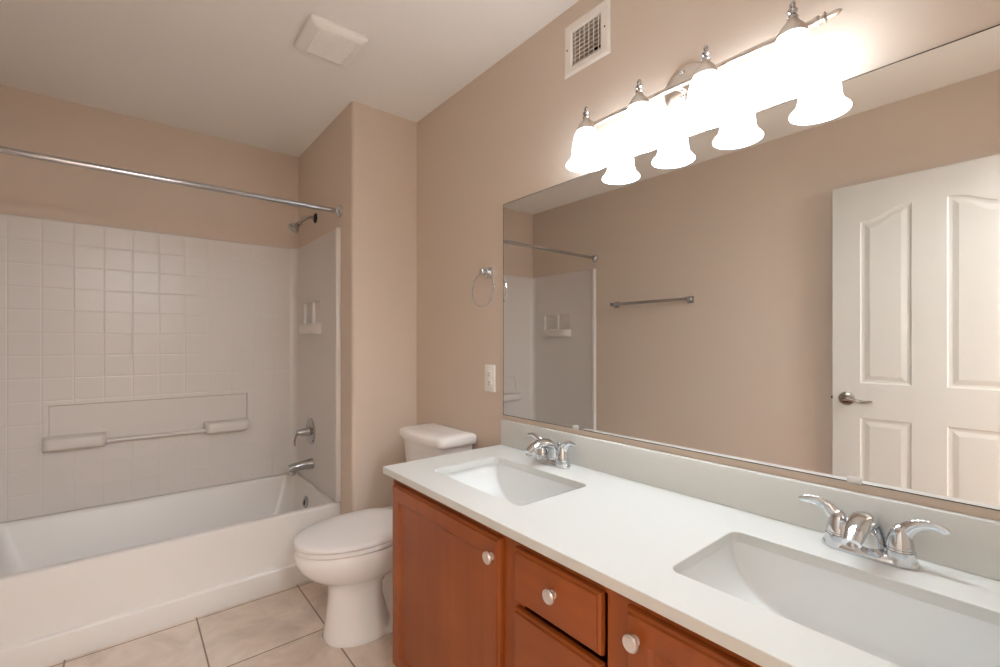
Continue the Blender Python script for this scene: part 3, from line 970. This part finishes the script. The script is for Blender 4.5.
t = thing('towel_bar', (XL, 1.91, 1.526), 'chrome towel bar on the opposite wall, reflected in the mirror', 'towel bar')
TBX = XL + 0.062
for y in (2.232, 1.610):
    bm = bmesh.new(); box(bm, XL + 0.0005, XL + 0.009, y - 0.024, y + 0.024, 1.526 - 0.024, 1.526 + 0.024, 0.003, 2)
    pl = link_mesh('mount_plate', bm, M['chromed'], t)
    bm = bmesh.new(); box(bm, XL + 0.009, TBX + 0.013, y - 0.013, y + 0.013, 1.526 - 0.013, 1.526 + 0.013, 0.003, 2)
    link_mesh('mount_post', bm, M['chromed'], pl)
bm = bmesh.new(); box(bm, TBX - 0.0105, TBX + 0.0105, 1.612, 2.230, 1.526 - 0.0105, 1.526 + 0.0105, 0.002, 2)
link_mesh('bar', bm, M['chromed'], t)

# ------------------------------------------------------------------ the opened door, parallel to the left wall
DFX, DBX = -0.467, -0.502      # room face, wall face
DYH, DYL, DZ0, DZ1 = -0.010, 0.763, 0.012, 2.064
bm = bmesh.new()
def panel(y0, y1, z0, z1a, z1b, d=0.0):
    """outline of a panel, counter-clockwise in (y, z); the top runs from z1a at y0 to z1b at y1 in an S-curve"""
    n = 14 if z1a != z1b else 1
    y0, y1, z0, z1a, z1b = y0 + d, y1 - d, z0 + d, z1a - d, z1b - d
    pts = [(y0, z0), (y1, z0)]
    for k in range(n + 1):
        s = k / n
        e = s * s * (3 - 2 * s)
        e = e * e * (3 - 2 * e) * 0.5 + e * 0.5
        pts.append((y1 + (y0 - y1) * s, z1b + (z1a - z1b) * e))
    return pts
pans = [(0.438, 0.642, 1.012, 1.918, 1.862), (0.110, 0.313, 1.012, 1.862, 1.918), (0.438, 0.642, 0.200, 0.829, 0.829), (0.110, 0.313, 0.200, 0.829, 0.829)]
slab = [(DYH, DZ0), (DYL, DZ0), (DYL, DZ1), (DYH, DZ1)]
for fx, s in ((DFX, -1), (DBX, 1)):
    flat_poly(bm, [slab] + [panel(*p) for p in pans], lambda a, b: (fx, a, b))
    for p in pans:
        rs = loft(bm, [[(fx + s * dx, a, b) for a, b in panel(*p, d)] for d, dx in ((0, 0), (0.003, 0.0020), (0.007, 0.0035), (0.015, 0.0042), (0.019, 0.0042), (0.038, 0.0008), (0.040, 0.0004))], cap=False)
        bm.faces.new(rs[-1])
loft(bm, [[(x, a, b) for a, b in slab] for x in (DFX, DBX)], cap=False)
door = link_mesh('door_1', bm, M['door'], None, angle=4, origin=(DFX, DYH, 0))
tag(door, 'white four-panel arched door standing open, reflected in the mirror', 'door', None, 'structure')
HY, HZ = 0.700, 0.925
for fx, s in ((DFX, 1), (DBX, -1)):
    bm = bmesh.new(); lathe(bm, [(0.036, 0), (0.036, 0.003), (0.032, 0.009), (0.020, 0.013), (0.013, 0.014), (0.0115, 0.030 if s > 0 else 0.020)], (fx + s * 0.0003, HY, HZ), (s, 0, 0), 32)
    rose = link_mesh('door_rose', bm, M['door_nickel'], door)
    bm = bmesh.new()
    q = 0.036 if s > 0 else 0.024
    lp = smooth_pts([(q, 0.006, 0.0, 0.011), (q + 0.002, -0.012, 0.002, 0.0105), (q, -0.045, -0.006, 0.0085), (q - 0.002, -0.080, -0.011, 0.008), (q - 0.006 * (s > 0), -0.108, -0.006, 0.007), (q - 0.008 * (s > 0), -0.114, -0.004, 0.004)], 5)
    tube(bm, [(fx + s * p[0], HY + p[1], HZ + p[2]) for p in lp], [p[3] for p in lp], 14)
    link_mesh('door_lever', bm, M['door_nickel'], rose)
bm = bmesh.new(); box(bm, -0.494, -0.475, DYL - 0.001, DYL + 0.010, HZ - 0.008, HZ + 0.008, 0.003, 2)
link_mesh('latch', bm, M['dark'], door)
for z in (0.25, 1.05, 1.83):
    bm = bmesh.new(); tube(bm, [(DFX + 0.004, DYH - 0.006, z - 0.045), (DFX + 0.004, DYH - 0.006, z + 0.045)], 0.006, 12)
    link_mesh('hinge', bm, M['nickel'], door)
# children of the door keep world coordinates: their meshes were shifted by the door's own location
